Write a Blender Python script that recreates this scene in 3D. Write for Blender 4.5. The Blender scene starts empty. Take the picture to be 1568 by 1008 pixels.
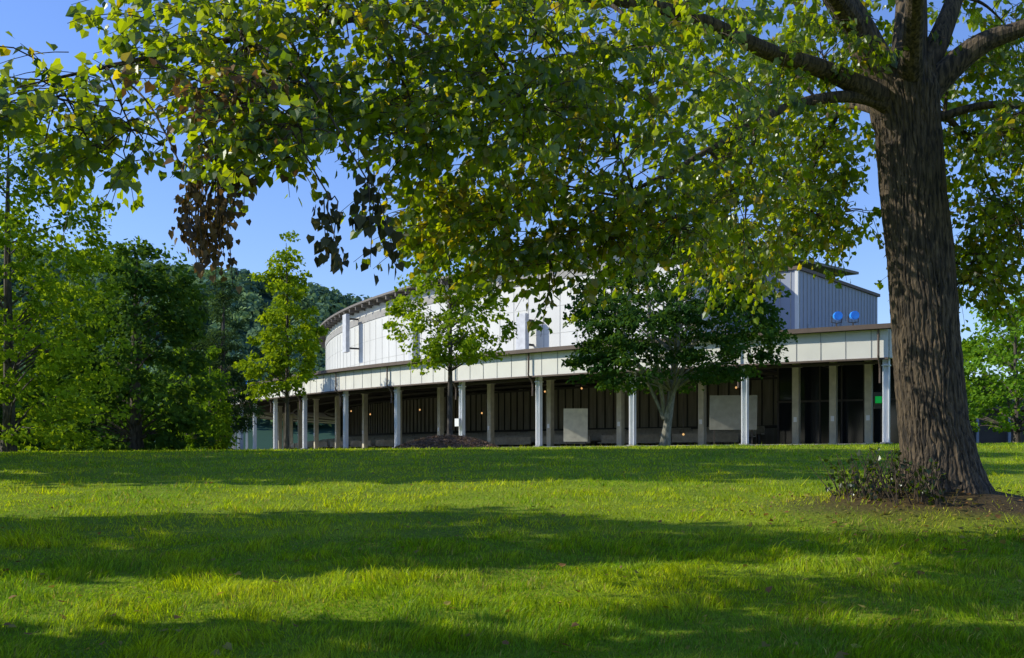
import bpy, math, numpy as np
from mathutils import Vector
D2R=math.radians
sc=bpy.context.scene
sc.view_settings.view_transform='Standard'; sc.view_settings.look='None'; sc.view_settings.exposure=0
rng=np.random.default_rng(7)

# ------------------------------------------------------------ light
S=Vector((-0.99,-0.02,0.0)).normalized(); EL=D2R(32)
S=Vector((S.x*math.cos(EL),S.y*math.cos(EL),math.sin(EL)))
w=bpy.data.worlds.new("World"); sc.world=w; w.use_nodes=True
nt=w.node_tree; bg=nt.nodes['Background']
sky=nt.nodes.new('ShaderNodeTexSky'); sky.sky_type='NISHITA'; sky.sun_disc=False
sky.sun_elevation=EL; sky.sun_rotation=math.atan2(S.x,S.y)%(2*math.pi)
sky.air_density=1.3; sky.dust_density=0.2; sky.ozone_density=2.0
tn=nt.nodes.new('ShaderNodeVectorMath'); tn.operation='MULTIPLY'; tn.inputs[1].default_value=(0.82,0.99,1.55)
nt.links.new(sky.outputs[0],tn.inputs[0]); nt.links.new(tn.outputs[0],bg.inputs[0]); bg.inputs[1].default_value=0.13
sl=bpy.data.lights.new('sun','SUN'); sl.energy=5.0; sl.angle=D2R(0.5); sl.color=(1,0.95,0.82)
so=bpy.data.objects.new('sun',sl); sc.collection.objects.link(so)
so.rotation_euler=(-S).to_track_quat('-Z','Y').to_euler(); so.location=(-30,-10,30)

# ------------------------------------------------------------ camera
cam=bpy.data.cameras.new('camera'); co=bpy.data.objects.new('camera',cam); sc.collection.objects.link(co)
co.location=(0,0,0); co.rotation_euler=(D2R(90),0,0)
cam.sensor_width=36; cam.lens=35; cam.shift_y=0.1161; cam.clip_end=4000; cam.clip_start=0.1
sc.camera=co

# ------------------------------------------------------------ helpers
def vn(x,y,seed=0):
    xi=np.floor(x);yi=np.floor(y);fx=x-xi;fy=y-yi
    fx=fx*fx*(3-2*fx);fy=fy*fy*(3-2*fy)
    def h(a,b):
        v=np.sin(a*127.1+b*311.7+seed*74.7)*43758.5453
        return v-np.floor(v)
    return (h(xi,yi)*(1-fx)+h(xi+1,yi)*fx)*(1-fy)+(h(xi,yi+1)*(1-fx)+h(xi+1,yi+1)*fx)*fy
def fbm(x,y,seed=0,o=4):
    r=0;a=.5
    for i in range(o):
        r=r+a*vn(x*2**i,y*2**i,seed+i);a*=.5
    return r
TX,TY=5.15,12.0
def G(x,y):
    x=np.asarray(x,float);y=np.asarray(y,float)
    a=-1.35+0.045*np.clip(y,-60,200)
    p=-0.02+0.009*np.clip(x,-45,40)
    k=0.12
    h=np.clip(0.5+0.5*(p-a)/k,0,1)
    z=p*(1-h)+a*h-k*h*(1-h)
    r2=(x-TX)**2+((y-TY)*1.0)**2
    z=z+0.36*np.exp(-r2/(1.5**2))
    z=z+0.05*(fbm(x*.35,y*.35,3)-.47)*np.clip(1-(y-20)/25,0,1)
    return z
class B:
    def __init__(s): s.v=[];s.f={3:[],4:[]};s.m={3:[],4:[]};s.c={3:[],4:[]};s.n=0
    def add(s,V,F,mat=0,col=None):
        V=np.asarray(V,float).reshape(-1,3);F=np.asarray(F,int)
        k=F.shape[1]
        s.v.append(V);s.f[k].append(F+s.n);s.m[k].append(np.full(len(F),mat,int))
        if col is None: col=np.ones((len(F),3))*.5
        col=np.asarray(col,float)
        if col.ndim==1: col=np.tile(col,(len(F),1))
        s.c[k].append(col);s.n+=len(V)
    def build(s,name,mats,parent=None,smooth=False):
        V=np.concatenate(s.v);me=bpy.data.meshes.new(name)
        me.vertices.add(len(V));me.vertices.foreach_set('co',V.ravel().astype(np.float32))
        loops=[];starts=[];ms=[];cs=[];st=0
        for k in (3,4):
            if s.f[k]:
                F=np.concatenate(s.f[k]);loops.append(F.ravel())
                starts.append(st+np.arange(len(F))*k);st+=len(F)*k
                ms.append(np.concatenate(s.m[k]));cs.append(np.concatenate(s.c[k]))
        L=np.concatenate(loops);ST=np.concatenate(starts);M=np.concatenate(ms);C=np.concatenate(cs)
        me.loops.add(len(L));me.loops.foreach_set('vertex_index',L.astype(np.int32))
        me.polygons.add(len(ST));me.polygons.foreach_set('loop_start',ST.astype(np.int32))
        me.polygons.foreach_set('material_index',M.astype(np.int32))
        me.polygons.foreach_set('use_smooth',np.full(len(ST),smooth))
        for m in mats: me.materials.append(m)
        at=me.attributes.new('Col','FLOAT_COLOR','FACE')
        at.data.foreach_set('color',np.concatenate([C,np.ones((len(C),1))],1).ravel().astype(np.float32))
        me.update(calc_edges=True)
        ob=bpy.data.objects.new(name,me);sc.collection.objects.link(ob)
        if parent: ob.parent=parent
        return ob
def empty(name):
    e=bpy.data.objects.new(name,None);sc.collection.objects.link(e);return e
def resample(P,n):
    P=np.asarray(P,float)
    Q=np.vstack([2*P[0]-P[1],P,2*P[-1]-P[-2]]);m=len(P)-1
    t=np.linspace(0,m-1e-6,n);i=t.astype(int);f=(t-i)[:,None]
    a,b,c,d=Q[i],Q[i+1],Q[i+2],Q[i+3]
    return .5*((2*b)+(-a+c)*f+(2*a-5*b+4*c-d)*f**2+(-a+3*b-3*c+d)*f**3)
def tube(bd,P,R,ns=8,mat=0,col=None,rfun=None,cap=False):
    P=np.asarray(P,float);n=len(P);R=np.asarray(R,float)*np.ones(n)
    T=np.gradient(P,axis=0);T/=np.linalg.norm(T,axis=1)[:,None]+1e-9
    ref=np.array([0,1,0.]) if abs(T[0][1])<.8 else np.array([1,0,0.])
    U=np.cross(np.tile(ref,(n,1)),T);U/=np.linalg.norm(U,axis=1)[:,None]+1e-9
    W=np.cross(T,U)
    th=np.linspace(0,2*np.pi,ns,endpoint=False)
    r=R[:,None]*np.ones((n,ns))
    if rfun is not None: r=rfun(r,P,th)
    V=P[:,None,:]+r[:,:,None]*(np.cos(th)[None,:,None]*U[:,None,:]+np.sin(th)[None,:,None]*W[:,None,:])
    i=np.arange(n-1)[:,None]*ns;j=np.arange(ns)[None,:];j2=(j+1)%ns
    F=np.stack([i+j,i+j2,i+ns+j2,i+ns+j],-1).reshape(-1,4)
    bd.add(V.reshape(-1,3),F,mat,col)
def norm(a): return a/(np.linalg.norm(a,axis=-1,keepdims=True)+1e-9)
HEART=np.array([[0,.06,0],[-.36,-.02,.07],[-.46,.40,.10],[0,1,-.06],[.46,.40,.10],[.36,-.02,.07]])
def leaves(bd,P,tip,nrm,size,col,mat=0,width=1.0):
    n=len(P);tip=norm(tip);side=norm(np.cross(tip,nrm));nn=np.cross(side,tip)
    size=np.asarray(size)*np.ones(n)
    L=HEART*np.array([width,1,1])
    V=P[:,None,:]+size[:,None,None]*(L[None,:,0:1]*side[:,None,:]+L[None,:,1:2]*tip[:,None,:]+L[None,:,2:3]*nn[:,None,:])
    b=np.arange(n)[:,None]*6
    F=np.concatenate([b+np.array([[0,1,2,3]]),b+np.array([[0,3,4,5]])],0)
    bd.add(V.reshape(-1,3),F,mat,np.concatenate([col,col],0))
# ------------------------------------------------------------ materials
def newmat(name):
    m=bpy.data.materials.new(name);m.use_nodes=True;return m,m.node_tree
def pmat(name,col,rough=.6,var=.15,scale=3,bump=0,bscale=40,metal=0,stretch=(1,1,1)):
    m,t=newmat(name);N=t.nodes;p=N['Principled BSDF']
    tc=N.new('ShaderNodeTexCoord');mp=N.new('ShaderNodeMapping');mp.inputs['Scale'].default_value=stretch
    t.links.new(tc.outputs['Object'],mp.inputs[0])
    no=N.new('ShaderNodeTexNoise');no.inputs['Scale'].default_value=scale;no.inputs['Detail'].default_value=6
    t.links.new(mp.outputs[0],no.inputs[0])
    r=N.new('ShaderNodeValToRGB');c=np.array(col)
    r.color_ramp.elements[0].position=.3;r.color_ramp.elements[1].position=.7
    r.color_ramp.elements[0].color=(*np.clip(c*(1-var),0,1),1);r.color_ramp.elements[1].color=(*np.clip(c*(1+var),0,1),1)
    t.links.new(no.outputs[0],r.inputs[0]);t.links.new(r.outputs[0],p.inputs['Base Color'])
    p.inputs['Roughness'].default_value=rough;p.inputs['Metallic'].default_value=metal
    if bump:
        n2=N.new('ShaderNodeTexNoise');n2.inputs['Scale'].default_value=bscale;n2.inputs['Detail'].default_value=5
        t.links.new(mp.outputs[0],n2.inputs[0])
        bp=N.new('ShaderNodeBump');bp.inputs['Strength'].default_value=bump;bp.inputs['Distance'].default_value=.02
        t.links.new(n2.outputs[0],bp.inputs['Height']);t.links.new(bp.outputs[0],p.inputs['Normal'])
    return m
def leafmat(name,tr=.42,tcol=(2.3,2.0,.5),gl=.06,rough=.38):
    m,t=newmat(name);N=t.nodes;N.remove(N['Principled BSDF']);out=N['Material Output']
    a=N.new('ShaderNodeAttribute');a.attribute_name='Col'
    d=N.new('ShaderNodeBsdfDiffuse');t.links.new(a.outputs[0],d.inputs[0])
    mu=N.new('ShaderNodeVectorMath');mu.operation='MULTIPLY';mu.inputs[1].default_value=tcol
    t.links.new(a.outputs[0],mu.inputs[0])
    tl=N.new('ShaderNodeBsdfTranslucent');t.links.new(mu.outputs[0],tl.inputs[0])
    mx=N.new('ShaderNodeMixShader');mx.inputs[0].default_value=tr
    t.links.new(d.outputs[0],mx.inputs[1]);t.links.new(tl.outputs[0],mx.inputs[2])
    last=mx
    if gl>0:
        g=N.new('ShaderNodeBsdfGlossy');g.inputs['Roughness'].default_value=rough;g.inputs[0].default_value=(.9,.95,.9,1)
        m2=N.new('ShaderNodeMixShader');m2.inputs[0].default_value=gl
        t.links.new(mx.outputs[0],m2.inputs[1]);t.links.new(g.outputs[0],m2.inputs[2]);last=m2
    t.links.new(last.outputs[0],out.inputs[0])
    return m
def emat(name,col,st):
    m,t=newmat(name);p=t.nodes['Principled BSDF'];p.inputs['Base Color'].default_value=(*col,1)
    p.inputs['Emission Color'].default_value=(*col,1);p.inputs['Emission Strength'].default_value=st;return m
LEAF=leafmat('linden_leaf',.58,(6.2,4.7,.4),.04,.36);LEAF2=leafmat('tree_leaf',.38,(2.5,2.1,.5),0,.45);FAR=leafmat('forest_leaf',.2,(1.5,1.5,.8),0.0)
DEAD=leafmat('dry_leaf',.3,(1.5,1.3,.8),.02,.5)
GRASS=leafmat('grass_blade',.5,(1.45,1.4,.35),.015,.5)
def barkmat(name,c0,c1,sc_=(9,9,1.3),bs=.8):
    m,t=newmat(name);N=t.nodes;p=N['Principled BSDF'];p.inputs['Roughness'].default_value=.9
    tc=N.new('ShaderNodeTexCoord');mp=N.new('ShaderNodeMapping');mp.inputs['Scale'].default_value=sc_
    t.links.new(tc.outputs['Object'],mp.inputs[0])
    no=N.new('ShaderNodeTexNoise');no.inputs['Scale'].default_value=2.2;no.inputs['Detail'].default_value=8;no.inputs['Distortion'].default_value=.6
    t.links.new(mp.outputs[0],no.inputs[0])
    r=N.new('ShaderNodeValToRGB');r.color_ramp.elements[0].position=.38;r.color_ramp.elements[1].position=.64
    r.color_ramp.elements[0].color=(*c0,1);r.color_ramp.elements[1].color=(*c1,1)
    t.links.new(no.outputs[0],r.inputs[0]);t.links.new(r.outputs[0],p.inputs['Base Color'])
    bp=N.new('ShaderNodeBump');bp.inputs['Strength'].default_value=bs;bp.inputs['Distance'].default_value=.03
    t.links.new(no.outputs[0],bp.inputs['Height']);t.links.new(bp.outputs[0],p.inputs['Normal'])
    return m
BARK=barkmat('linden_bark',(.020,.015,.010),(.13,.093,.055),(13,13,1.8),.9)
BARK2=barkmat('dark_bark',(.04,.032,.025),(.12,.10,.08),(5,5,1.5),.5)
BARKP=barkmat('pale_bark',(.16,.15,.11),(.32,.30,.24),(5,5,2),.4)

# ------------------------------------------------------------ ground
def lin(a,b,n): return np.linspace(a,b,n)
xs=np.unique(np.concatenate([lin(-1500,-60,14),lin(-60,-15,40),lin(-15,15,130),lin(15,60,40),lin(60,1500,14)]))
ys=np.unique(np.concatenate([lin(-200,-10,12),lin(-10,3,20),lin(3,25,110),lin(25,60,70),lin(60,200,20),lin(200,1800,12)]))
X,Y=np.meshgrid(xs,ys);Z=G(X,Y)
nx=len(xs);i=np.arange(len(ys)-1)[:,None]*nx;j=np.arange(nx-1)[None,:]
F=np.stack([i+j,i+j+1,i+nx+j+1,i+nx+j],-1).reshape(-1,4)
bd=B();bd.add(np.stack([X,Y,Z],-1).reshape(-1,3),F)
m,t=newmat('lawn_ground');N=t.nodes;p=N['Principled BSDF'];p.inputs['Roughness'].default_value=.9;p.inputs['Specular IOR Level'].default_value=.1
tc=N.new('ShaderNodeTexCoord')
n1=N.new('ShaderNodeTexNoise');n1.inputs['Scale'].default_value=.5;n1.inputs['Detail'].default_value=8
n2=N.new('ShaderNodeTexNoise');n2.inputs['Scale'].default_value=18;n2.inputs['Detail'].default_value=6
t.links.new(tc.outputs['Object'],n1.inputs[0]);t.links.new(tc.outputs['Object'],n2.inputs[0])
r1=N.new('ShaderNodeValToRGB');r1.color_ramp.elements[0].color=(.06,.11,.008,1);r1.color_ramp.elements[1].color=(.28,.35,.012,1)
r1.color_ramp.elements[0].position=.3;r1.color_ramp.elements[1].position=.7
ad=N.new('ShaderNodeMath');ad.operation='MULTIPLY_ADD';ad.inputs[1].default_value=.5;t.links.new(n1.outputs[0],ad.inputs[0])
ml=N.new('ShaderNodeMath');ml.operation='MULTIPLY';ml.inputs[1].default_value=.5;t.links.new(n2.outputs[0],ml.inputs[0]);t.links.new(ml.outputs[0],ad.inputs[2])
t.links.new(ad.outputs[0],r1.inputs[0])
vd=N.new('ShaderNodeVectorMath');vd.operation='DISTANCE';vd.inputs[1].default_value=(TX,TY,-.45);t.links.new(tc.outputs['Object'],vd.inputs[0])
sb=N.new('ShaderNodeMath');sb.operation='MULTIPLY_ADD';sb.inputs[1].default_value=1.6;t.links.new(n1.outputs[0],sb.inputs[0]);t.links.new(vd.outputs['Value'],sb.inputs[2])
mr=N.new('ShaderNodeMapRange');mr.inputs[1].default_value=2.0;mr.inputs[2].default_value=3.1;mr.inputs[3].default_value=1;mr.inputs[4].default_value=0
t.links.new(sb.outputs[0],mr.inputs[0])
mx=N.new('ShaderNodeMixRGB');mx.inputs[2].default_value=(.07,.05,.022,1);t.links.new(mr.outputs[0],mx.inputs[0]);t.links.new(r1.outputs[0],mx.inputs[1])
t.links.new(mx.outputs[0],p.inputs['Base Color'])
bp=N.new('ShaderNodeBump');bp.inputs['Strength'].default_value=.7;bp.inputs['Distance'].default_value=.05;t.links.new(n2.outputs[0],bp.inputs['Height']);t.links.new(bp.outputs[0],p.inputs['Normal'])
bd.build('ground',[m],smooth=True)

# ------------------------------------------------------------ grass
MX,MY,mh=-2.4,36.6,.46
def grass():
    bd=B()
    for N_,d0,d1,near in ((200000,4.3,10,True),(190000,10,46,False)):
        D=d0*np.exp(rng.random(N_)*math.log(d1/d0))
        x=(rng.random(N_)*2-1)*(D*.66+1.2)
        y=D
        r=np.hypot(x-TX,y-TY);keep=rng.random(N_)<np.clip((r-.7)/1.8,0.05,1)
        keep&=~((((x-MX)/2.0)**2+((y-MY)/1.6)**2)<1)
        x,y,D=x[keep],y[keep],D[keep];n=len(x)
        z=G(x,y)-.005
        cl=fbm(x*3.0,y*3.0,11,3);h=(.02+.16*np.clip(cl-.27,0,1)**1.3*rng.uniform(.6,1.8,n))*np.where(D>10,1.05,1)
        h*=np.where(rng.random(n)<.03,1.8,1)
        wd=.0027*np.maximum(D/6,1)*rng.uniform(.6,1.4,n)
        la=fbm(x*2.1+7,y*2.1,21,3)*14+rng.normal(0,.9,n)
        a=rng.random(n)*6.283;lean=rng.uniform(.2,1.1,n)*h
        s=np.stack([np.cos(a)*wd,np.sin(a)*wd,np.zeros(n)],-1)
        b=np.stack([x,y,z],-1)
        tip=b+np.stack([np.cos(la)*lean,np.sin(la)*lean,h],-1)
        pt=fbm(x*.55,y*.55,5)[:,None];pr=rng.random(n)[:,None]
        c1=np.array([.17,.32,.010]);c2=np.array([.56,.62,.010])
        mixv=np.clip((pt-.28)*1.9+.5*(pr-.5)+1.1*(cl[:,None]-.47),0,1);col=c1*(1-mixv)+c2*mixv
        dry=rng.random(n)<(.03+.2*np.clip(fbm(x*.9+9,y*.9,8)-.50,0,1)*3+.25*np.clip(1-(r[keep]-.8)/2.2,0,1))
        col[dry]=np.array([.55,.42,.12])*rng.uniform(.5,1.1,(dry.sum(),1))
        col*=rng.uniform(.4,1.3,(n,1))
        col=np.clip(col,0,.66)
        if near:
            mid=b+np.stack([np.cos(la)*lean*.3,np.sin(la)*lean*.3,h*.6],-1)
            V=np.stack([b-s,b+s,mid+s*.75,mid-s*.75,tip],1).reshape(-1,3)
            q=np.arange(n)[:,None]*5
            off=bd.n
            bd.add(V,q+np.array([[0,1,2,3]]),0,col)
            bd.f[3].append(off+q+np.array([[3,2,4]]));bd.m[3].append(np.zeros(n,int));bd.c[3].append(col)
        else:
            V=np.stack([b-s,b+s,tip],1).reshape(-1,3);q=np.arange(n)[:,None]*3
            bd.add(V,q+np.array([[0,1,2]]),0,col)
    bd.build('grass',[GRASS])
grass()
def fallen():
    n=900;bd=B();D=4.5*np.exp(rng.random(n)*math.log(20/4.5));x=(rng.random(n)*2-1)*(D*.6+1)
    k=n//2;x[:k]=TX-.3+rng.normal(0,1.5,k);D[:k]=TY-.7+rng.normal(0,1.4,k)
    P=np.stack([x,D,G(x,D)+.04],-1);tip=np.stack([rng.normal(size=n),rng.normal(size=n),rng.normal(0,.25,n)],-1)
    nr=np.stack([rng.normal(0,.3,n),rng.normal(0,.3,n),np.ones(n)],-1)
    c=np.where(rng.random((n,1))<.5,np.array([[.26,.14,.05]]),np.array([[.34,.28,.06]]))*rng.uniform(.5,1.1,(n,1))
    leaves(bd,P,tip,nr,rng.uniform(.03,.065,n),c);bd.build('fallen_leaves',[DEAD])
fallen()

# ------------------------------------------------------------ generic tree
def tree(name,x,y,H,cb,R,prof,ncl,lpc,ls,c_lo,c_hi,seed,tr=.12,bark=None,cr=.5,flat=.6,width=1.,lobes=.25,lean=0,up=.8,multi=0,inner=.45,bd=None,build=True,branch=.6):
    r=np.random.default_rng(seed);own=bd is None
    if own: bd=B()
    z0=float(G(x,y))-.05;top=H;ch=top-cb
    n=12
    wob=lambda s:np.array([math.sin(s*1.7+seed)*.03,math.cos(s*2.1+seed)*.03])*R
    P=np.array([[x+lean*s+wob(s*3)[0]*s,y+wob(s*3)[1]*s,z0+(top*.93-z0)*s] for s in np.linspace(0,1,n)])
    rad=tr*(1-np.linspace(0,1,n))**.8+.01;rad[0]*=1.35
    tube(bd,P,rad,10,1)
    for k in range(multi):
        a=k*6.283/multi+.5;zf=cb*.45+.25*(k%2);Q=resample([[x,y,zf],[x+.3*math.cos(a),y+.3*math.sin(a),zf+.7],[x+R*.4*math.cos(a),y+R*.4*math.sin(a),cb+ch*.35],[x+R*.55*math.cos(a),y+R*.55*math.sin(a),cb+ch*.7]],12)
        tube(bd,Q,np.linspace(tr*.55,.02,12),8,1)
    t=r.beta(1.1,1.1,ncl*3);rp=np.array([prof(a) for a in t]);keep=r.random(len(t))<(rp/ max(rp))**1.1
    t=t[keep][:ncl];rp=rp[keep][:ncl];m=len(t)
    a=r.random(m)*6.283;ph=r.random(4)*6.283
    lob=1+lobes*np.sin(3*a+ph[0]+3*t)*.6+lobes*np.sin(5*a+ph[1]-5*t)*.5+lobes*.5*np.sin(11*t+ph[2]+a)
    rr=R*rp*lob*(inner+(1-inner)*np.sqrt(r.random(m)))
    C=np.stack([x+lean*t+rr*np.cos(a),y+rr*np.sin(a),cb+ch*t],-1)
    if branch>0:
        for k in range(m):
            if r.random()<branch:
                zb=max(cb-.05*ch,z0+.5, C[k,2]-(.2+.3*r.random())*rr[k]-.05*ch)
                s=np.clip((zb-z0)/(top*.93-z0),0,.95);st=np.array([np.interp(s,np.linspace(0,1,n),P[:,q]) for q in range(3)])
                md=(st+C[k])/2+np.array([0,0,.08*rr[k]]);bp_=resample([st,md,C[k]],6)
                r0=max(.01,min(tr*.3*(1-s*.8),.02+.012*rr[k]))
                tube(bd,bp_,np.linspace(r0,.005,6),5,1)
    n=m*lpc;idx=np.repeat(np.arange(m),lpc)
    q=r.normal(size=(n,3));q=norm(q)*(r.random((n,1))**.45)
    sz=cr*r.uniform(.6,1.35,m)[idx][:,None]
    Pn=C[idx]+q*sz*np.array([1,1,flat]);out=C[idx]-np.array([x,y,0]);out[:,2]=0;out=norm(out)
    Pn[:,2]-=.25*sz[:,0]*(q[:,0]**2+q[:,1]**2)
    tip=out*.7+r.normal(size=(n,3))*.6+np.array([0,0,-.5]);nr=out*.3+r.normal(size=(n,3))*.55+np.array([0,0,up])
    clm=r.random(m)[idx][:,None];mixv=np.clip(.55*clm+.45*r.random((n,1)),0,1)
    col=np.array(c_lo)*(1-mixv)+np.array(c_hi)*mixv
    Pn[:,2]=np.maximum(Pn[:,2],z0+.1)
    leaves(bd,Pn,tip,nr,ls*r.uniform(.6,1.3,n),col,0,width)
    if own and build: return bd.build(name,[LEAF2,bark or BARK2])
def ovate(t): return (min(1,(t+.12)*3.2))**.7*(1-t)**.62*1.25 if t<1 else 0
def cone(t): return (1-t)**.85*min(1,.35+t*5)
def dome(t): return math.sqrt(max(0,1-t**2.2))*min(1,.75+t*2)
def colm(t): return min(1,max(0,(1-t))*4)**.6
def egg(t): return max(0,1-((t-.35)/.68)**2)**.5 if t>.35 else .85+.15*t/.35
G1=(.06,.12,.012);G2=(.17,.29,.022)
D1=(.03,.07,.02);D2=(.075,.15,.03)
tree('ash_tree',-18.2,36,12.3,-.1,3.4,egg,400,44,.17,(.065,.125,.012),(.25,.38,.03),1,.22,cr=.60,lobes=.25,branch=.12,inner=.3)
tree('maple_tree',-17.0,45,9.2,-.2,3.3,dome,230,55,.22,D1,(.08,.155,.03),2,.3,cr=.75,lobes=.3,branch=.2)
tree('pine_tree',-18.0,62,11.2,.5,2.2,cone,150,55,.30,(.022,.05,.03),(.05,.095,.045),3,.25,cr=.65,flat=.3,width=.25,lobes=.4)
tree('pine_tree',-21.8,68,12.0,1,2.8,cone,140,55,.32,(.022,.05,.03),(.05,.095,.045),33,.25,cr=.75,flat=.3,width=.25,lobes=.4)
tree('birch_tree',-16.1,53,5.6,-.2,1.15,ovate,80,45,.16,G1,G2,4,.08,cr=.45)
tree('birch_tree',-18.6,57,6.2,0,1.5,ovate,70,45,.18,G1,G2,44,.08,cr=.5)
tree('young_maple_tree',-9.5,42,9.3,2.2,1.55,lambda t:ovate(t)*(.9 if t<.55 else .75+.25*math.sin(t*20)),120,50,.15,(.09,.16,.012),(.27,.38,.022),5,.085,cr=.42,lobes=.4)
tree('young_maple_tree',-2.35,37.6,9.9,3.2,1.85,ovate,150,50,.15,(.09,.16,.012),(.25,.37,.022),6,.10,cr=.48,lobes=.35)
tree('hornbeam_tree',5.9,38.6,8.9,2.5,4.1,dome,370,66,.15,(.022,.056,.018),(.055,.12,.024),7,.17,BARKP,cr=.64,flat=.35,lobes=.15,multi=5,lean=1.0,branch=.3)
tree('locust_tree',20.8,41,6.4,.8,2.7,dome,150,50,.16,(.07,.15,.015),(.18,.33,.03),8,.13,cr=.55)
# neighbours on the left lawn (their shadows cross the grass)
tree('oak_tree',-12.8,9.6,8.9,.4,1.85,colm,190,34,.28,G1,G2,21,.3,cr=.62)
tree('oak_tree',-16.8,20.4,17.5,1.4,2.9,colm,210,40,.42,G1,G2,22,.4,cr=1.05)
tree('oak_tree',-19.8,25.8,20.5,1.4,3.3,colm,230,40,.46,G1,G2,23,.4,cr=1.1)
tree('oak_tree',-8.6,4.5,7.4,.3,1.2,colm,150,32,.24,G1,G2,24,.22,cr=.5)

def treeline(name,spots,seed,c1,c2,ls=.5):
    bd=B()
    for k,(x,y,h,R) in enumerate(spots):
        tree('t',x,y,h,-.3,R,dome,55,40,ls,c1,c2,seed*100+k,.3,cr=R*.3,lobes=.3,bd=bd,branch=0)
    bd.build(name,[LEAF2,BARK2])
r_=np.random.default_rng(5)
sp=[(-80+i*4.2+r_.normal(),r_.uniform(70,88),r_.uniform(7,9.5),r_.uniform(3.5,5)) for i in range(13)]
sp+=[(-44+i*3.4+r_.normal()*.5,r_.uniform(56,62),r_.uniform(3.5,6),r_.uniform(2.2,3.0)) for i in range(7)]
treeline('tree_line',sp,1,D1,(.09,.17,.03))
sp=[(33+i*5+r_.normal(),r_.uniform(72,85),r_.uniform(10,14),r_.uniform(4,6)) for i in range(8)]
treeline('tree_line',sp,2,G1,(.12,.22,.03))

# ------------------------------------------------------------ forested hill
def hill():
    xs=lin(-700,500,90);ys=lin(230,900,40);X,Y=np.meshgrid(xs,ys)
    def Hh(x,y):
        H=np.interp(x,[-700,-400,-300,-178,-120,-80,0,200,500],[60,95,100,87,80,69,50,34,10])
        s=np.clip((y-240)/260,0,1);s=s*s*(3-2*s);f=np.clip((900-y)/300,0,1)
        return H*s*f+12*(fbm(x/60,y/60,2)-.5)*s-2
    bd=B();Z=Hh(X,Y);nx=len(xs);i=np.arange(len(ys)-1)[:,None]*nx;j=np.arange(nx-1)[None,:]
    F=np.stack([i+j,i+j+1,i+nx+j+1,i+nx+j],-1).reshape(-1,4)
    bd.add(np.stack([X,Y,Z],-1).reshape(-1,3),F,0,(.05,.10,.07))  # slope green tinted bluish, distance haze put into the colour
    n=2000;x=rng.uniform(-330,10,n);y=rng.uniform(290,560,n);R=rng.uniform(3.2,6,n);z=Hh(x,y)+R*.7
    per=45;idx=np.repeat(np.arange(n),per);q=norm(rng.normal(size=(n*per,3)));q[:,2]=np.abs(q[:,2])*1.2-.2
    P=np.stack([x,y,z],-1)[idx]+q*R[idx][:,None]*rng.uniform(.7,1.05,(n*per,1))
    tt=rng.random((n,1))[idx];col=np.array([.07,.14,.11])*(1-tt)+np.array([.19,.28,.11])*tt  # crown colours carry a painted-in bluish atmospheric haze
    col*=rng.uniform(.8,1.2,(n*per,1))
    nr=q+rng.normal(size=q.shape)*.4;tip=np.cross(nr,rng.normal(size=q.shape))
    leaves(bd,P,tip,nr,rng.uniform(1.4,2.6,n*per),col)
    bd.build('forested_hill',[FAR])
hill()

# ------------------------------------------------------------ concert pavilion
CX,CY,RE=67.0,128.5,99.6
def pol(R,ph,z):
    a=np.radians(ph);return np.stack([CX-R*np.sin(a),CY-R*np.cos(a),z+0*a],-1)
def arcbox(bd,R0,R1,p0,p1,z0,z1,seg=1.0,mat=0,zi=None,step=None):
    n=max(2,int(abs(p1-p0)/seg)+1);ph=np.linspace(p0,p1,n)
    if zi is None: zi=(z0,z1)
    A=pol(R1,ph,z0+0*ph);Bt=pol(R1,ph,z1+0*ph);Ct=pol(R0,ph,zi[1]+0*ph);Dd=pol(R0,ph,zi[0]+0*ph)
    V=np.stack([A,Bt,Ct,Dd],1).reshape(-1,3);F=[]
    for i in range(n-1):
        for k in range(4):
            F.append([i*4+k,i*4+(k+1)%4,(i+1)*4+(k+1)%4,(i+1)*4+k])
    F.append([0,1,2,3]);F.append([(n-1)*4+k for k in (3,2,1,0)])
    bd.add(V,F,mat)
def rbox(bd,R,ph,wr,wt,z0,z1,mat=0,dz=0):
    c=pol(R,np.array(float(ph)),0.)
    a=math.radians(ph);rad=np.array([-math.sin(a),-math.cos(a),0]);tan=np.array([math.cos(a),-math.sin(a),0])
    V=[]
    for z in (z0,z1):
        for s,u in ((-1,-1),(1,-1),(1,1),(-1,1)):
            V.append(c+rad*wr/2*s+tan*wt/2*u+np.array([0,0,z]))
    bd.add(V,[[0,1,2,3],[4,5,6,7],[0,1,5,4],[1,2,6,5],[2,3,7,6],[3,0,4,7]],mat)
def box(bd,A,U,Vv,W,mat=0):
    A,U,Vv,W=[np.array(q,float) for q in (A,U,Vv,W)]
    V=[A,A+U,A+U+Vv,A+Vv];V=V+[q+W for q in V]
    bd.add(V,[[0,1,2,3],[4,5,6,7],[0,1,5,4],[1,2,6,5],[2,3,7,6],[3,0,4,7]],mat)
pav=empty('open_air_concert_pavilion')
WHITE=pmat('white_metal_panel',(.60,.595,.55),.5,.07,.6,stretch=(1,1,.3))
CREAM=pmat('cream_fascia',(.66,.645,.56),.55,.07,.8)
SEAM=pmat('panel_seam',(.30,.30,.28),.7)
SEAML=pmat('wall_seam',(.44,.44,.41),.7)
RBROWN=pmat('roof_edge',(.10,.07,.05),.7)
ROOF=pmat('roof_membrane',(.22,.21,.20),.8)
STEEL=pmat('white_steel',(.80,.81,.81),.45,.06,2)
INNERC=pmat('tan_column',(.50,.46,.34),.6)
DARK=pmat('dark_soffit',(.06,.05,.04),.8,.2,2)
BACKW=pmat('board_wall',(.28,.245,.185),.8,.25,2,stretch=(3,3,.3))
CONC=pmat('concrete',(.30,.29,.26),.85,.15,5)
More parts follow.
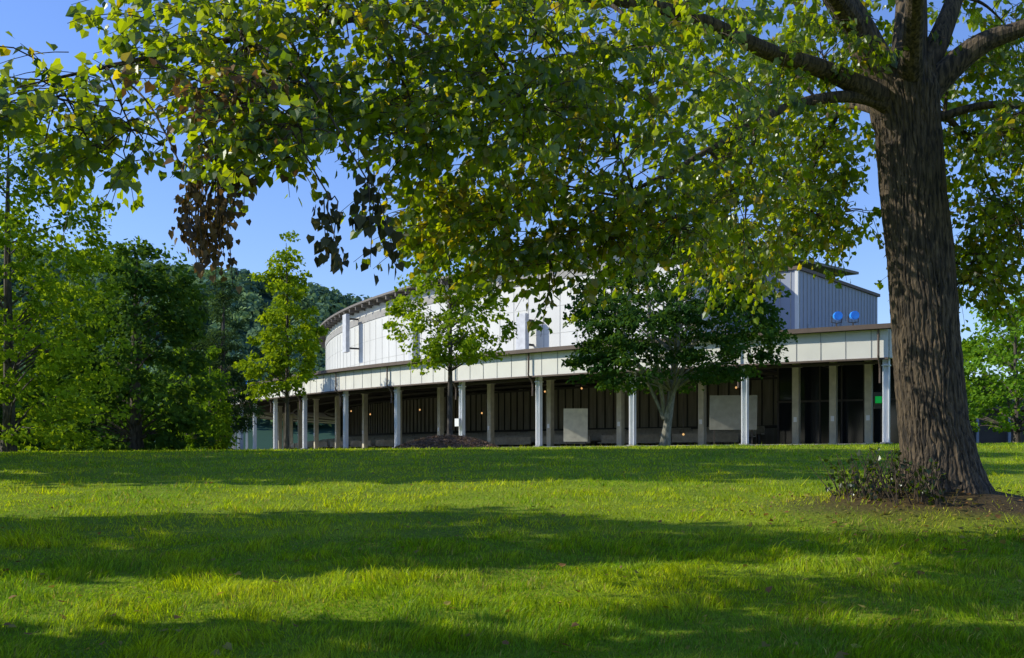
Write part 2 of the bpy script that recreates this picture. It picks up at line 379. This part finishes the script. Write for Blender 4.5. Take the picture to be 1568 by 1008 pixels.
SEATM=pmat('seat_wood',(.34,.28,.18),.6,.2,6)
GLS,t=newmat('dark_glass');p=t.nodes['Principled BSDF'];p.inputs['Base Color'].default_value=(.012,.014,.016,1);p.inputs['Roughness'].default_value=.08
GREY=pmat('grey_siding',(.24,.27,.33),.6,.08,1,stretch=(1,1,.2))
P0,P1=30.66,108
gz=lambda ph,R=RE:-0.02+.009*float(np.clip(CX-R*math.sin(math.radians(ph)),-45,40))
bd=B()
arcbox(bd,89.0,100.0,P0,P1,5.16,5.27,1,0,zi=(5.75,5.9))
bd.build('lower_roof',[ROOF],pav)
bd=B();arcbox(bd,99.98,100.16,P0-.1,P1,5.10,5.30);arcbox(bd,99.66,99.86,P0,P1,3.80,3.88)
bd.build('roof_edge_trim',[RBROWN],pav)
bd=B();arcbox(bd,99.62,99.76,P0,P1,3.88,5.10)
bd.build('fascia',[CREAM],pav)
bd=B()
for ph in np.arange(P0+.4,P1,.62): rbox(bd,99.77,ph,.012,.025,3.9,5.09)
bd.build('fascia_joints',[SEAM],pav)
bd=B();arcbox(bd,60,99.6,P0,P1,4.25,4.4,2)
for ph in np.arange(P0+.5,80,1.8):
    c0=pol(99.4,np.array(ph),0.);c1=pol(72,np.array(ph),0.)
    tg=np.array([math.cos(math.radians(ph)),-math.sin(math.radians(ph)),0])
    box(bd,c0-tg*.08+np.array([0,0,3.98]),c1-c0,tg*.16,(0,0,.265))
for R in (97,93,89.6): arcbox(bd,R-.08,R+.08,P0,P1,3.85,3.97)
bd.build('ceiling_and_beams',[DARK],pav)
bd=B();ph=np.linspace(P0,P1,80);A=pol(100.3,ph,0);A[:,2]=[gz(a)+.07 for a in ph];Bq=pol(60,ph,0);Bq[:,2]=A[:,2];Cc=A.copy();Cc[:,2]-=.5
V=np.concatenate([A,Bq,Cc]);n=len(ph);F=[[i,i+1,n+i+1,n+i] for i in range(n-1)]+[[i,i+1,2*n+i+1,2*n+i] for i in range(n-1)]
bd.add(V,F);bd.build('floor',[CONC],pav)
bd=B();arcbox(bd,87.8,88.0,33,P1,-.4,4.24,1,0)
for ph in np.arange(33,P1,.45): rbox(bd,88.04,ph,.07,.06,1.2,4.2,1)
arcbox(bd,88.0,88.12,33,P1,1.15,1.3,1,1)
bd.build('back_wall',[BACKW,DARK],pav)
bd=B()
for k,R in enumerate((90,91.2,92.4,93.6)):
    z=.75-.15*k
    for s in np.arange(36,90,2.9):
        arcbox(bd,R,R+.4,s,s+2.4,z-.05+gz(s),z+gz(s),1,0);arcbox(bd,R-.06,R,s,s+2.4,z-.05+gz(s),z+.42+gz(s),1,0)
        for q in (s+.15,s+1.2,s+2.25): rbox(bd,R+.2,q,.3,.06,gz(s)-.2,z-.05+gz(s),1)
bd.build('benches',[SEATM,DARK],pav)
OUT=[30.75,34.4,37.85,41.3,44.75,48.35,52.0,55.8,59.5,63.2,66.8,70.4,74,77.6,81.2,85]
bd=B()
for ph in OUT:
    g=gz(ph)-.1
    dph=math.degrees(.12/99.6)
    rbox(bd,99.3,ph-dph,.26,.03,g,4.2,0);rbox(bd,99.3,ph+dph,.26,.03,g,4.2,0);rbox(bd,99.3,ph,.02,.21,g,4.2,0)
    rbox(bd,99.3,ph,.5,.42,g,g+.22,1);rbox(bd,99.3,ph,.36,.34,3.55,3.6,0)
bd.build('outer_columns',[STEEL,CONC],pav)
bd=B()
for ph in OUT[:12]:
    c=pol(99.93,np.array(ph+.12),0.);c1=pol(99.6,np.array(ph+.12),0.)
    tube(bd,resample([c+[0,0,5.15],c+[0,0,4.2],c+[0,0,3.9],c1+[0,0,3.5],c1+[0,0,2.8]],14),.05,8)
bd.build('downspouts',[RBROWN],pav)
bd=B()
for ph in [31.7,32.7]+list(33.8+3.05*np.arange(19)):
    g=gz(ph)
    rbox(bd,95,ph,.32,.32,g,4.24,0);rbox(bd,95,ph,.42,.42,g,g+.14,0);rbox(bd,95,ph,.46,.46,4.0,4.1,0)
    rbox(bd,95.18,ph,.02,.16,g+1.2,g+1.45,1)
bd.build('inner_columns',[INNERC,STEEL],pav)
bd=B();arcbox(bd,93.9,94.0,P0,34.6,-.2,4.24,1,0)
for ph in np.arange(P0,34.6,.65): rbox(bd,94.03,ph,.08,.07,-.1,4.2,1)
arcbox(bd,94.0,94.08,P0,34.6,2.3,2.4,1,1)
bd.build('lobby_glazing',[GLS,DARK],pav)
bd=B()
def board(R,ph,w_,z0,z1,mat=0,tilt=0.12):
    c=pol(R,np.array(float(ph)),0.);tan=np.array([1,-.15,0]);tan/=np.linalg.norm(tan);rad=np.array([-.15,-1,0])
    A=c-tan*w_/2+np.array([0,0,z0]);box(bd,A,tan*w_,rad*.06,np.array([0,tilt*-1,z1-z0])+tan*.0,mat)
    for s in (-.4,.4): box(bd,c+tan*w_*s+[0,.1,gz(ph)],tan*.05,rad*.05,(0,0,z0-gz(ph)),1)
board(96.5,41.1,1.35,.35,2.2);board(97,35.3,2.3,.9,2.6,2)
bd.build('display_boards',[pmat('board_cream',(.60,.57,.44),.7),DARK,pmat('board_dull',(.30,.29,.23),.7)],pav)
bd=B()
c=np.array([.3645*44.4,44.4,0.]);box(bd,c+[0.05,0,2.0],(.26,0,0),(0,.1,0),(0,0,.3),0);box(bd,c+[0.0,.11,1.76],(.36,0,0),(0,.05,0),(0,0,.73),1)
bd.build('green_sign',[emat('green_glow',(.0,.22,.03),.8),DARK],pav)
bd=B()
for R,ph,z in ((96,39.2,3.3),(95,46.5,2.2),(93,34.7,3.4),(92,36.5,3.3),(94,42,3.5),(95,50.5,2.6),(96,53.5,2.4),(94,58,2.9),(96,37.2,.7),(93,44.3,3.5)):
    c=pol(R,np.array(ph),0.);c[2]=z
    tube(bd,[c+[0,0,.07],c+[0,0,.03],c,c-[0,0,.05]],[.02,.05,.06,.03],10,0);tube(bd,[c+[0,0,.07],[c[0],c[1],4.24]],.012,5,1)
bd.build('pendant_lamps',[emat('warm_lamp',(1,.55,.2),.8),DARK],pav)
bd=B();a=pol(99.6,np.array(P0),0.);b_=pol(74,np.array(P0),0.);tg=np.array([math.cos(math.radians(P0)),-math.sin(math.radians(P0)),0])
box(bd,a+[0,0,3.88]+tg*.02,b_-a,tg*.12,(0,0,1.22),0);bd.build('side_fascia',[CREAM],pav)
bd=B()
for s in np.arange(5,26,5):
    c=a+(b_-a)*s/25.6;box(bd,c+tg*-.14+[0,0,-.2],(b_-a)/25.6*.2,tg*.2,(0,0,4.1))
bd.build('side_columns',[STEEL],pav)
bd=B();U0,U1=39.3,112
arcbox(bd,89.2,89.5,U0,U1,5.5,12.35,1,0)
e0=pol(89.3,np.array(U0),0.);e1=pol(62,np.array(U0),0.)
tg2=np.array([math.cos(math.radians(U0)),-math.sin(math.radians(U0)),0])
box(bd,e0+[0,0,5.5],e1-e0,tg2*.2,(0,0,6.85),0)
bd.build('upper_wall',[WHITE],pav)
bd=B()
for ph in np.arange(U0+.5,U1,.95): rbox(bd,89.51,ph,.02,.045,5.6,11.0,0)
for z in (7.6,9.4): arcbox(bd,89.5,89.512,U0,U1,z,z+.03)
bd.build('upper_wall_joints',[SEAML],pav)
bd=B();arcbox(bd,89.5,89.56,U0,U1,11.15,11.75)
bd.build('louvre_band',[pmat('louvre',(.30,.29,.27),.7)],pav)
bd=B();arcbox(bd,62,90.5,U0-.3,U1,12.55,12.72,1,0,zi=(14,14.2))
for ph in np.arange(U0,U1,1.15): rbox(bd,89.95,ph,.9,.18,12.2,12.55,0)
bd.build('upper_roof',[pmat('roof_grey',(.16,.14,.12),.7)],pav)
bd=B()
def wallbox(ph,z0,z1,w_,d):
    rbox(bd,89.5+d,ph,.35,w_,z0,z1,0);rbox(bd,89.5+d/2,ph,d,.08,z0+.3,z0+.45,1);rbox(bd,89.5+d/2,ph,d,.08,z1-.45,z1-.3,1)
wallbox(64.6,8.6,12.0,1.1,1.2);wallbox(47.1,6.6,9.0,.9,1.0);wallbox(56.5,6.8,9.6,.7,.3)
bd.build('wall_speaker_cabinets',[pmat('cabinet_grey',(.5,.51,.52),.6),DARK],pav)
bd=B();A=np.array([17.2,60,5.0]);u=np.array([.63,.777,0]);v=np.array([-.777,.63,0])
box(bd,A,u*14,v*9,(0,0,5.75),0)
for k in range(24): box(bd,A+u*(.3+.58*k)-v*.03,u*.04,v*.03,(0,0,5.7),1)
for k in range(12): box(bd,A+v*(.4+.7*k)-u*.03,v*.04,u*.03,(0,0,5.7),1)
box(bd,A-u*.15-v*.15+[0,0,5.75],u*14.3,v*9.3,(0,0,.2),2)
box(bd,A+u*7.0-v*.05+[0,0,.8],u*4,v*.04,(0,0,2.6),3);box(bd,A+u*1.5-v*.05+[0,0,.5],u*.9,v*.04,(0,0,2.1),3)
box(bd,A+u*-.06-v*.06,u*.2,v*.2,(0,0,5.75),4)
bd.build('stage_house',[GREY,SEAM,RBROWN,pmat('siding_panel',(.2,.22,.26),.5),WHITE],pav)
bd=B()
arcbox(bd,70,89.0,P0,U0+.3,5.6,5.9,1,0)
bd.build('flat_roof',[ROOF],pav)
BLUE=pmat('blue_lens',(.03,.30,.95),.3)
def flood(x,y,z):
    bd=B()
    P=np.array([[x,y-.32,z],[x,y-.3,z],[x,y-.1,z],[x,y+.15,z],[x,y+.25,z]])
    tube(bd,P,[.001,.22,.22,.14,.02],16,0);tube(bd,[[x,y-.34,z],[x,y-.345,z]],[.001,.19],16,1)
    tube(bd,[[x-.26,y,z],[x-.26,y,z-.3],[x,y,z-.34],[x+.26,y,z-.3],[x+.26,y,z]],.025,6,2);tube(bd,[[x,y,z-.34],[x,y,z-1.1]],.04,8,2)
    bd.build('floodlight',[BLUE,BLUE,DARK],pav)
flood(16.3,50,6.6);flood(17.2,50.2,6.65);flood(-26.3,98.5,6.5)
bd=B();rbox(bd,99.62,44.75,.2,.35,1.25,1.7);rbox(bd,99.62,44.75,.12,.2,.0,.3);bd.build('electrical_box',[STEEL],pav)

bd=B();box(bd,(30.5,66,-.1),(9,0,0),(0,6,0),(0,0,2.6),0);box(bd,(30,65.4,2.5),(10,0,0),(0,7,0),(0,0,.25),1)
for k in range(5): box(bd,(30.6+2.1*k,65.6,-.1),(.18,0,0),(0,.18,0),(0,0,2.6),2)
bd.build('garden_shed',[DARK,RBROWN,GREY])

# ------------------------------------------------------------ mulch bed
bd=B();n=4600;a=rng.random(n)*6.283;rr=np.sqrt(rng.random(n));mxx=MX+1.95*rr*np.cos(a);my=MY+1.5*rr*np.sin(a)
V=[];F=[];na=28
for i,s in enumerate(np.linspace(0,1,8)):
    for k in range(na):
        q=k/na*6.283;px_,py_=MX+2*s*math.cos(q),MY+1.55*s*math.sin(q);V.append((px_,py_,float(G(px_,py_))+mh*(1-s**2)-.01))
for i in range(7):
    for k in range(na): F.append([i*na+k,i*na+(k+1)%na,(i+1)*na+(k+1)%na,(i+1)*na+k])
bd.add(V,F,1)
P=np.stack([mxx,my,G(mxx,my)+mh*(1-rr**2)+.02],-1)
leaves(bd,P,rng.normal(size=(n,3))*[1,1,.4],rng.normal(size=(n,3))*.5+[0,0,1],rng.uniform(.05,.14,n),np.array([.36,.23,.16])*rng.uniform(.3,1.2,(n,1)),0,.4)
bd.build('mulch_bed',[FAR,pmat('mulch',(.12,.07,.045),.9)])

# ------------------------------------------------------------ foreground linden
def linden():
    r=np.random.default_rng(12);bd=B()
    TP=[[5.22,12,-.75],[5.19,12,-.42],[5.16,12,-.11],[5.09,12,.28],[5.03,12,.9],[4.98,12,1.46],[4.92,12,2.25],[4.83,12,3.04],[4.77,12,3.83],[4.72,12,4.25],[4.72,12,4.6]]
    TR=[.62,.50,.43,.395,.38,.37,.365,.36,.36,.40,.34]
    n=260;P=resample(TP,n);R=np.interp(np.linspace(0,10,n),range(11),TR)
    def rf(rr,P,th):
        z=P[:,2][:,None];T=th[None,:]
        fl=np.clip((.25-z)/1.0,0,1)**1.5
        rr=rr*(1+.15*fl*np.sin(5*T+.7)+.06*fl*np.sin(9*T+2))
        rr=rr*(1+.025*np.sin(2*T+z*.8)+.02*np.sin(3*T-z*1.3))
        wp=fbm(T*3,z*2.2,4)*2.2+fbm(T*9,z*6,6)*1.2
        rid=np.abs(np.sin(T*21+wp*3.4));rid=rid**.6
        brk=fbm(T*8,z*9,9)
        return rr+.026*(rid-.6)+.028*(brk-.5)
    tube(bd,P,R,320,1,rfun=rf)
    limbs=[([(4.62,12,4.1),(4.1,11.8,4.95),(3.6,11.6,5.6),(2.4,11,7.3),(1.3,10.5,8.6)],.24,.05),
     ([(4.72,12,4.2),(4.85,12.1,5.3),(4.9,12.3,7),(5,12,9.3)],.25,.05),
     ([(4.85,12,4.15),(5.5,11.8,4.75),(6.2,11.6,5.0),(8,11,5.8)],.18,.04),
     ([(4.8,12,4.2),(5.35,12.2,5.3),(6.2,12.8,7.3)],.19,.04),
     ([(4.6,11.95,4.12),(3.6,11.4,4.32),(2.83,10.9,4.33),(1.75,10,4.34),(.5,9,4.1),(-.9,8.2,3.6),(-2.0,7.5,3.1),(-3.2,7,2.6)],.12,.01),
     ([(4.6,11.9,4.05),(4.1,11.7,4.12),(3.55,11.4,4.0),(3.0,11,3.75),(2.4,10.3,3.3),(1.6,9.6,2.7),(1.0,9.1,2.3)],.085,.015),
     ([(4.1,11.8,4.95),(3.2,10.8,5.3),(1.8,9.2,5.3),(0.2,7.8,4.9),(-1.6,6.6,4.5)],.12,.02),
     ([(4.9,12.0,3.9),(5.6,11.6,4.0),(6.3,11.2,3.7),(6.9,11,3.2)],.06,.012),
     ([(4.9,12.2,4.0),(5.5,12.8,4.3),(6.1,13.2,4.0),(6.5,13.4,3.4)],.06,.012),
     ([(4.6,12.2,4.1),(4.3,12.9,4.4),(4.1,13.4,3.9),(3.9,13.6,3.2)],.06,.012),
     ([(4.72,11.8,4.3),(4.3,10.6,5.0),(3.6,8.8,5.4),(2.6,7,5.2)],.13,.02)]
    pts=[]
    for L,r0,r1 in limbs:
        Q=resample(L,30);rad=np.linspace(r0,r1,30);rad[:3]*=1.15
        tube(bd,Q,rad,14,1);pts.append(np.c_[Q,rad])
    pts=np.concatenate(pts)
    YL=np.array([.125,.13,.02]);
    E=[((-3.2,7,2.46),(.6,.7,.28),50,.076,0),((-3.8,6.9,2.42),(.45,.7,.22),20,.076,0),((-2.75,7.2,2.3),(.3,.5,.25),16,.078,0),((-3.0,7.1,2.15),(.3,.4,.12),8,.078,0),
     ((-1.95,6.6,1.80),(.20,.25,.32),20,.07,2),((-2.05,6.5,1.6),(.13,.2,.2),9,.068,2),((-1.85,6.8,2.35),(.35,.3,.22),22,.076,1),((-1.7,6.7,2.0),(.3,.3,.2),18,.078,0),
     ((-2.0,7.5,3.05),(.85,.8,.5),100,.078,0),((-1.5,7.4,2.65),(.5,.6,.35),50,.078,0),((-1.4,6.6,2.1),(.3,.3,.22),22,.076,0),((-1.18,6.5,1.62),(.06,.1,.14),4,.076,3),((-.95,6.6,1.76),(.08,.1,.18),5,.078,3),
     ((-.45,8,3.0),(1.0,1.1,.7),130,.08,0),((-.7,7.6,2.5),(.6,.7,.35),56,.078,0),((.2,7.6,3.2),(.9,.8,.5),76,.08,0),((-1.2,7.2,3.3),(.9,.8,.35),52,.078,0),((.1,7.4,2.55),(.5,.5,.35),32,.078,0),
     ((-.15,9,2.1),(.7,.8,.45),84,.082,4),((.35,9.2,1.75),(.4,.5,.3),34,.082,4),((-.55,9.0,2.1),(.35,.5,.3),28,.082,4),((.1,9.4,2.8),(.9,.8,.6),56,.082,0),
     ((.95,9,2.65),(.8,.9,.7),104,.082,4),((1.25,8.6,3.35),(1.0,1.0,.5),80,.082,0),((1.6,9.5,2.1),(.5,.6,.42),50,.082,4),((.9,9.2,1.95),(.45,.5,.35),36,.082,4),
     ((2.3,10.2,3.3),(.8,.9,.8),80,.082,0),((2.2,10,2.6),(.6,.7,.5),50,.082,4),((3.4,12.6,3.35),(1.0,1.0,.9),90,.088,0),((4.0,12.9,3.0),(.7,.7,.45),40,.088,4),((3.0,12.0,4.3),(.9,.9,.6),60,.088,0),((4.3,13.6,3.7),(.6,.6,.9),56,.088,4),((3.2,13.5,2.6),(.7,.7,.45),44,.088,4),((2.6,11.2,2.3),(.6,.6,.4),32,.088,4),
     ((4.35,13.1,3.1),(.45,.5,.5),30,.088,4),((4.2,13.2,4.1),(.5,.5,.5),42,.088,0),((3.6,11.6,4.6),(.7,.6,.4),36,.088,0),
     ((5.75,11,3.7),(.5,.7,.8),70,.088,0),((6.4,12.5,2.75),(.7,.8,.8),90,.088,0),((6.6,11.5,3.9),(.8,.9,.8),90,.088,0),((6.1,13.5,2.5),(.6,.6,.5),50,.088,4),((7.2,13,3.2),(.7,.8,1.0),70,.088,0),
     ((5.95,13,4.1),(.5,.5,.55),56,.088,0),((6.1,13.3,3.2),(.5,.5,.6),60,.088,4),((6.0,13.1,2.2),(.45,.5,.4),40,.088,4),((5.4,11.0,3.45),(.2,.35,.3),14,.086,0),((5.7,12.9,4.9),(.6,.6,.4),50,.088,0),
     ((4.3,13,5.5),(2.0,1.2,.6),100,.10,0),((1.8,10,4.9),(1.5,1.4,.6),70,.095,0),((6.3,12.5,5.2),(1,1,.5),50,.095,0),
     ((3.8,12,7.6),(4.0,4.0,1.8),110,.15,5),((6.5,9,6.0),(2.4,2.4,1.1),50,.15,5),((3.6,15,5.8),(3.2,2.2,1.4),50,.15,5),((3.4,8,5.6),(2.0,1.6,.7),40,.14,5),((0.3,6.8,4.9),(1.3,.8,.4),22,.10,5),((-1.6,5.7,4.4),(1.3,.8,.35),28,.10,5)]
    LP=[];LT=[];LN=[];LS=[];LC=[];LK=[]
    for c,rad,nt_,ls,kind in E:
        c=np.array(c);rad=np.array(rad)
        d=np.linalg.norm(pts[:,:3]-c,axis=1)+ .3*np.maximum(0,c[2]-pts[:,2]);k=np.argmin(d);st=pts[k]
        md=(st[:3]+c)/2+np.array([0,0,.12*np.linalg.norm(c-st[:3])]);md[2]=min(md[2],max(st[2],c[2])+.1)
        if c[0]<-2.5: md[2]=(st[2]+c[2])/2
        Q=resample([st[:3],md,c],14)
        tube(bd,Q,np.linspace(min(st[3]*.7,.03),.005,14),7,1)
        for q in range(nt_):
            p=norm(r.normal(size=3))*r.random()**.4*rad+c
            b=Q[np.argmin(np.linalg.norm(Q-p,axis=1))]
            out=p-np.array([TX,TY+.5,p[2]]);out=norm(out)*.6+norm(p-c+1e-3)*.4+r.normal(size=3)*.45;out[2]=out[2]*.4-.1
            if kind in (2,3): out=np.array([r.normal()*.2,r.normal()*.2,-1.])
            out=norm(out);Ln=r.uniform(.35,.65)*(1.5 if kind==5 else (.6 if kind in(2,3) else 1))
            m=7;s=np.linspace(0,1,m)[:,None];tw=p+out*Ln*s+np.array([0,0,-.28*Ln])*s**2
            if kind!=5:
                if np.linalg.norm(b-p)<.4: tube(bd,np.vstack([b,(b+p)/2+[0,0,.03],tw]),np.linspace(.006,.002,m+2),4,1)
                else: tube(bd,tw,np.linspace(.004,.002,m),4,1)
            nl=int(r.integers(11,19));u=np.sort(r.uniform(.0,1,nl));A=p+out*Ln*u[:,None]+np.array([0,0,-.28*Ln])*u[:,None]**2
            sgn=np.where(np.arange(nl)%2==0,1,-1)[:,None];sd=norm(np.cross(out,[0,0,1.]))
            off=sd*sgn*.035+r.normal(size=(nl,3))*.03+np.array([0,0,-.02]);A=A+off*(ls/.09)
            tip=sd*sgn*.45+out*.35+np.array([0,0,-.75])+r.normal(size=(nl,3))*.4
            nr=np.array([.6,-.45,.3])+r.normal(size=(nl,3))*.6+out*.15
            tv=r.random();jit=r.random((nl,1))
            lo=np.array([.020,.052,.008]);hi=np.array([.115,.172,.010]);mixv=np.clip(.6*tv+.45*jit,0,1)**1.2
            col=lo*(1-mixv)+hi*mixv
            yp={0:.07,1:.3,2:0,3:0,4:.2,5:.05}[kind]
            yy=r.random(nl)<yp;col[yy]=YL*r.uniform(.6,1.1,(yy.sum(),1))
            dk=np.zeros(nl,bool)
            if kind==1: dk=r.random(nl)<.4;col[dk]=np.array([.18,.10,.035])*r.uniform(.5,1.3,(dk.sum(),1))
            if kind==2: col=np.array([.18,.11,.04])*r.uniform(.3,1.3,(nl,1));tip[:,2]-=.8;dk[:]=True
            if kind==3: col=np.array([.06,.06,.02])*r.uniform(.6,1.3,(nl,1));tip[:,2]-=.6;dk[:]=True
            LP.append(A);LT.append(tip);LN.append(nr);LS.append(ls*r.uniform(.55,1.25,nl)*(.8 if kind==2 else 1));LC.append(col);LK.append(dk)
    LP,LT,LN,LS,LC,LK=[np.concatenate(a) for a in (LP,LT,LN,LS,LC,LK)]
    leaves(bd,LP[~LK],LT[~LK],LN[~LK],LS[~LK],LC[~LK],0);leaves(bd,LP[LK],LT[LK],LN[LK],LS[LK],LC[LK],2)
    for k in range(150):
        a=r.uniform(2.5,4.5);rr_=r.uniform(.5,1.15);x,y=TX-.05+rr_*math.cos(a),TY+rr_*math.sin(a);z=float(G(x,y));h=r.uniform(.15,.6)
        d=np.array([r.normal()*.3-.15,r.normal()*.2,1])*h;Q=np.array([[x,y,z-.05]])+np.linspace(0,1,5)[:,None]*d
        tube(bd,Q,np.linspace(.009,.003,5),5,1)
        if r.random()<.4:
            nl=6;u=r.uniform(.2,1,nl)[:,None];A=Q[0]+d*u+r.normal(size=(nl,3))*.03
            leaves(bd,A,r.normal(size=(nl,3)),r.normal(size=(nl,3))+[0,0,1],r.uniform(.04,.08,nl),np.array([.02,.04,.008])*r.uniform(.5,1.2,(nl,1)))
    bd.build('linden_tree',[LEAF,BARK,DEAD])
linden()
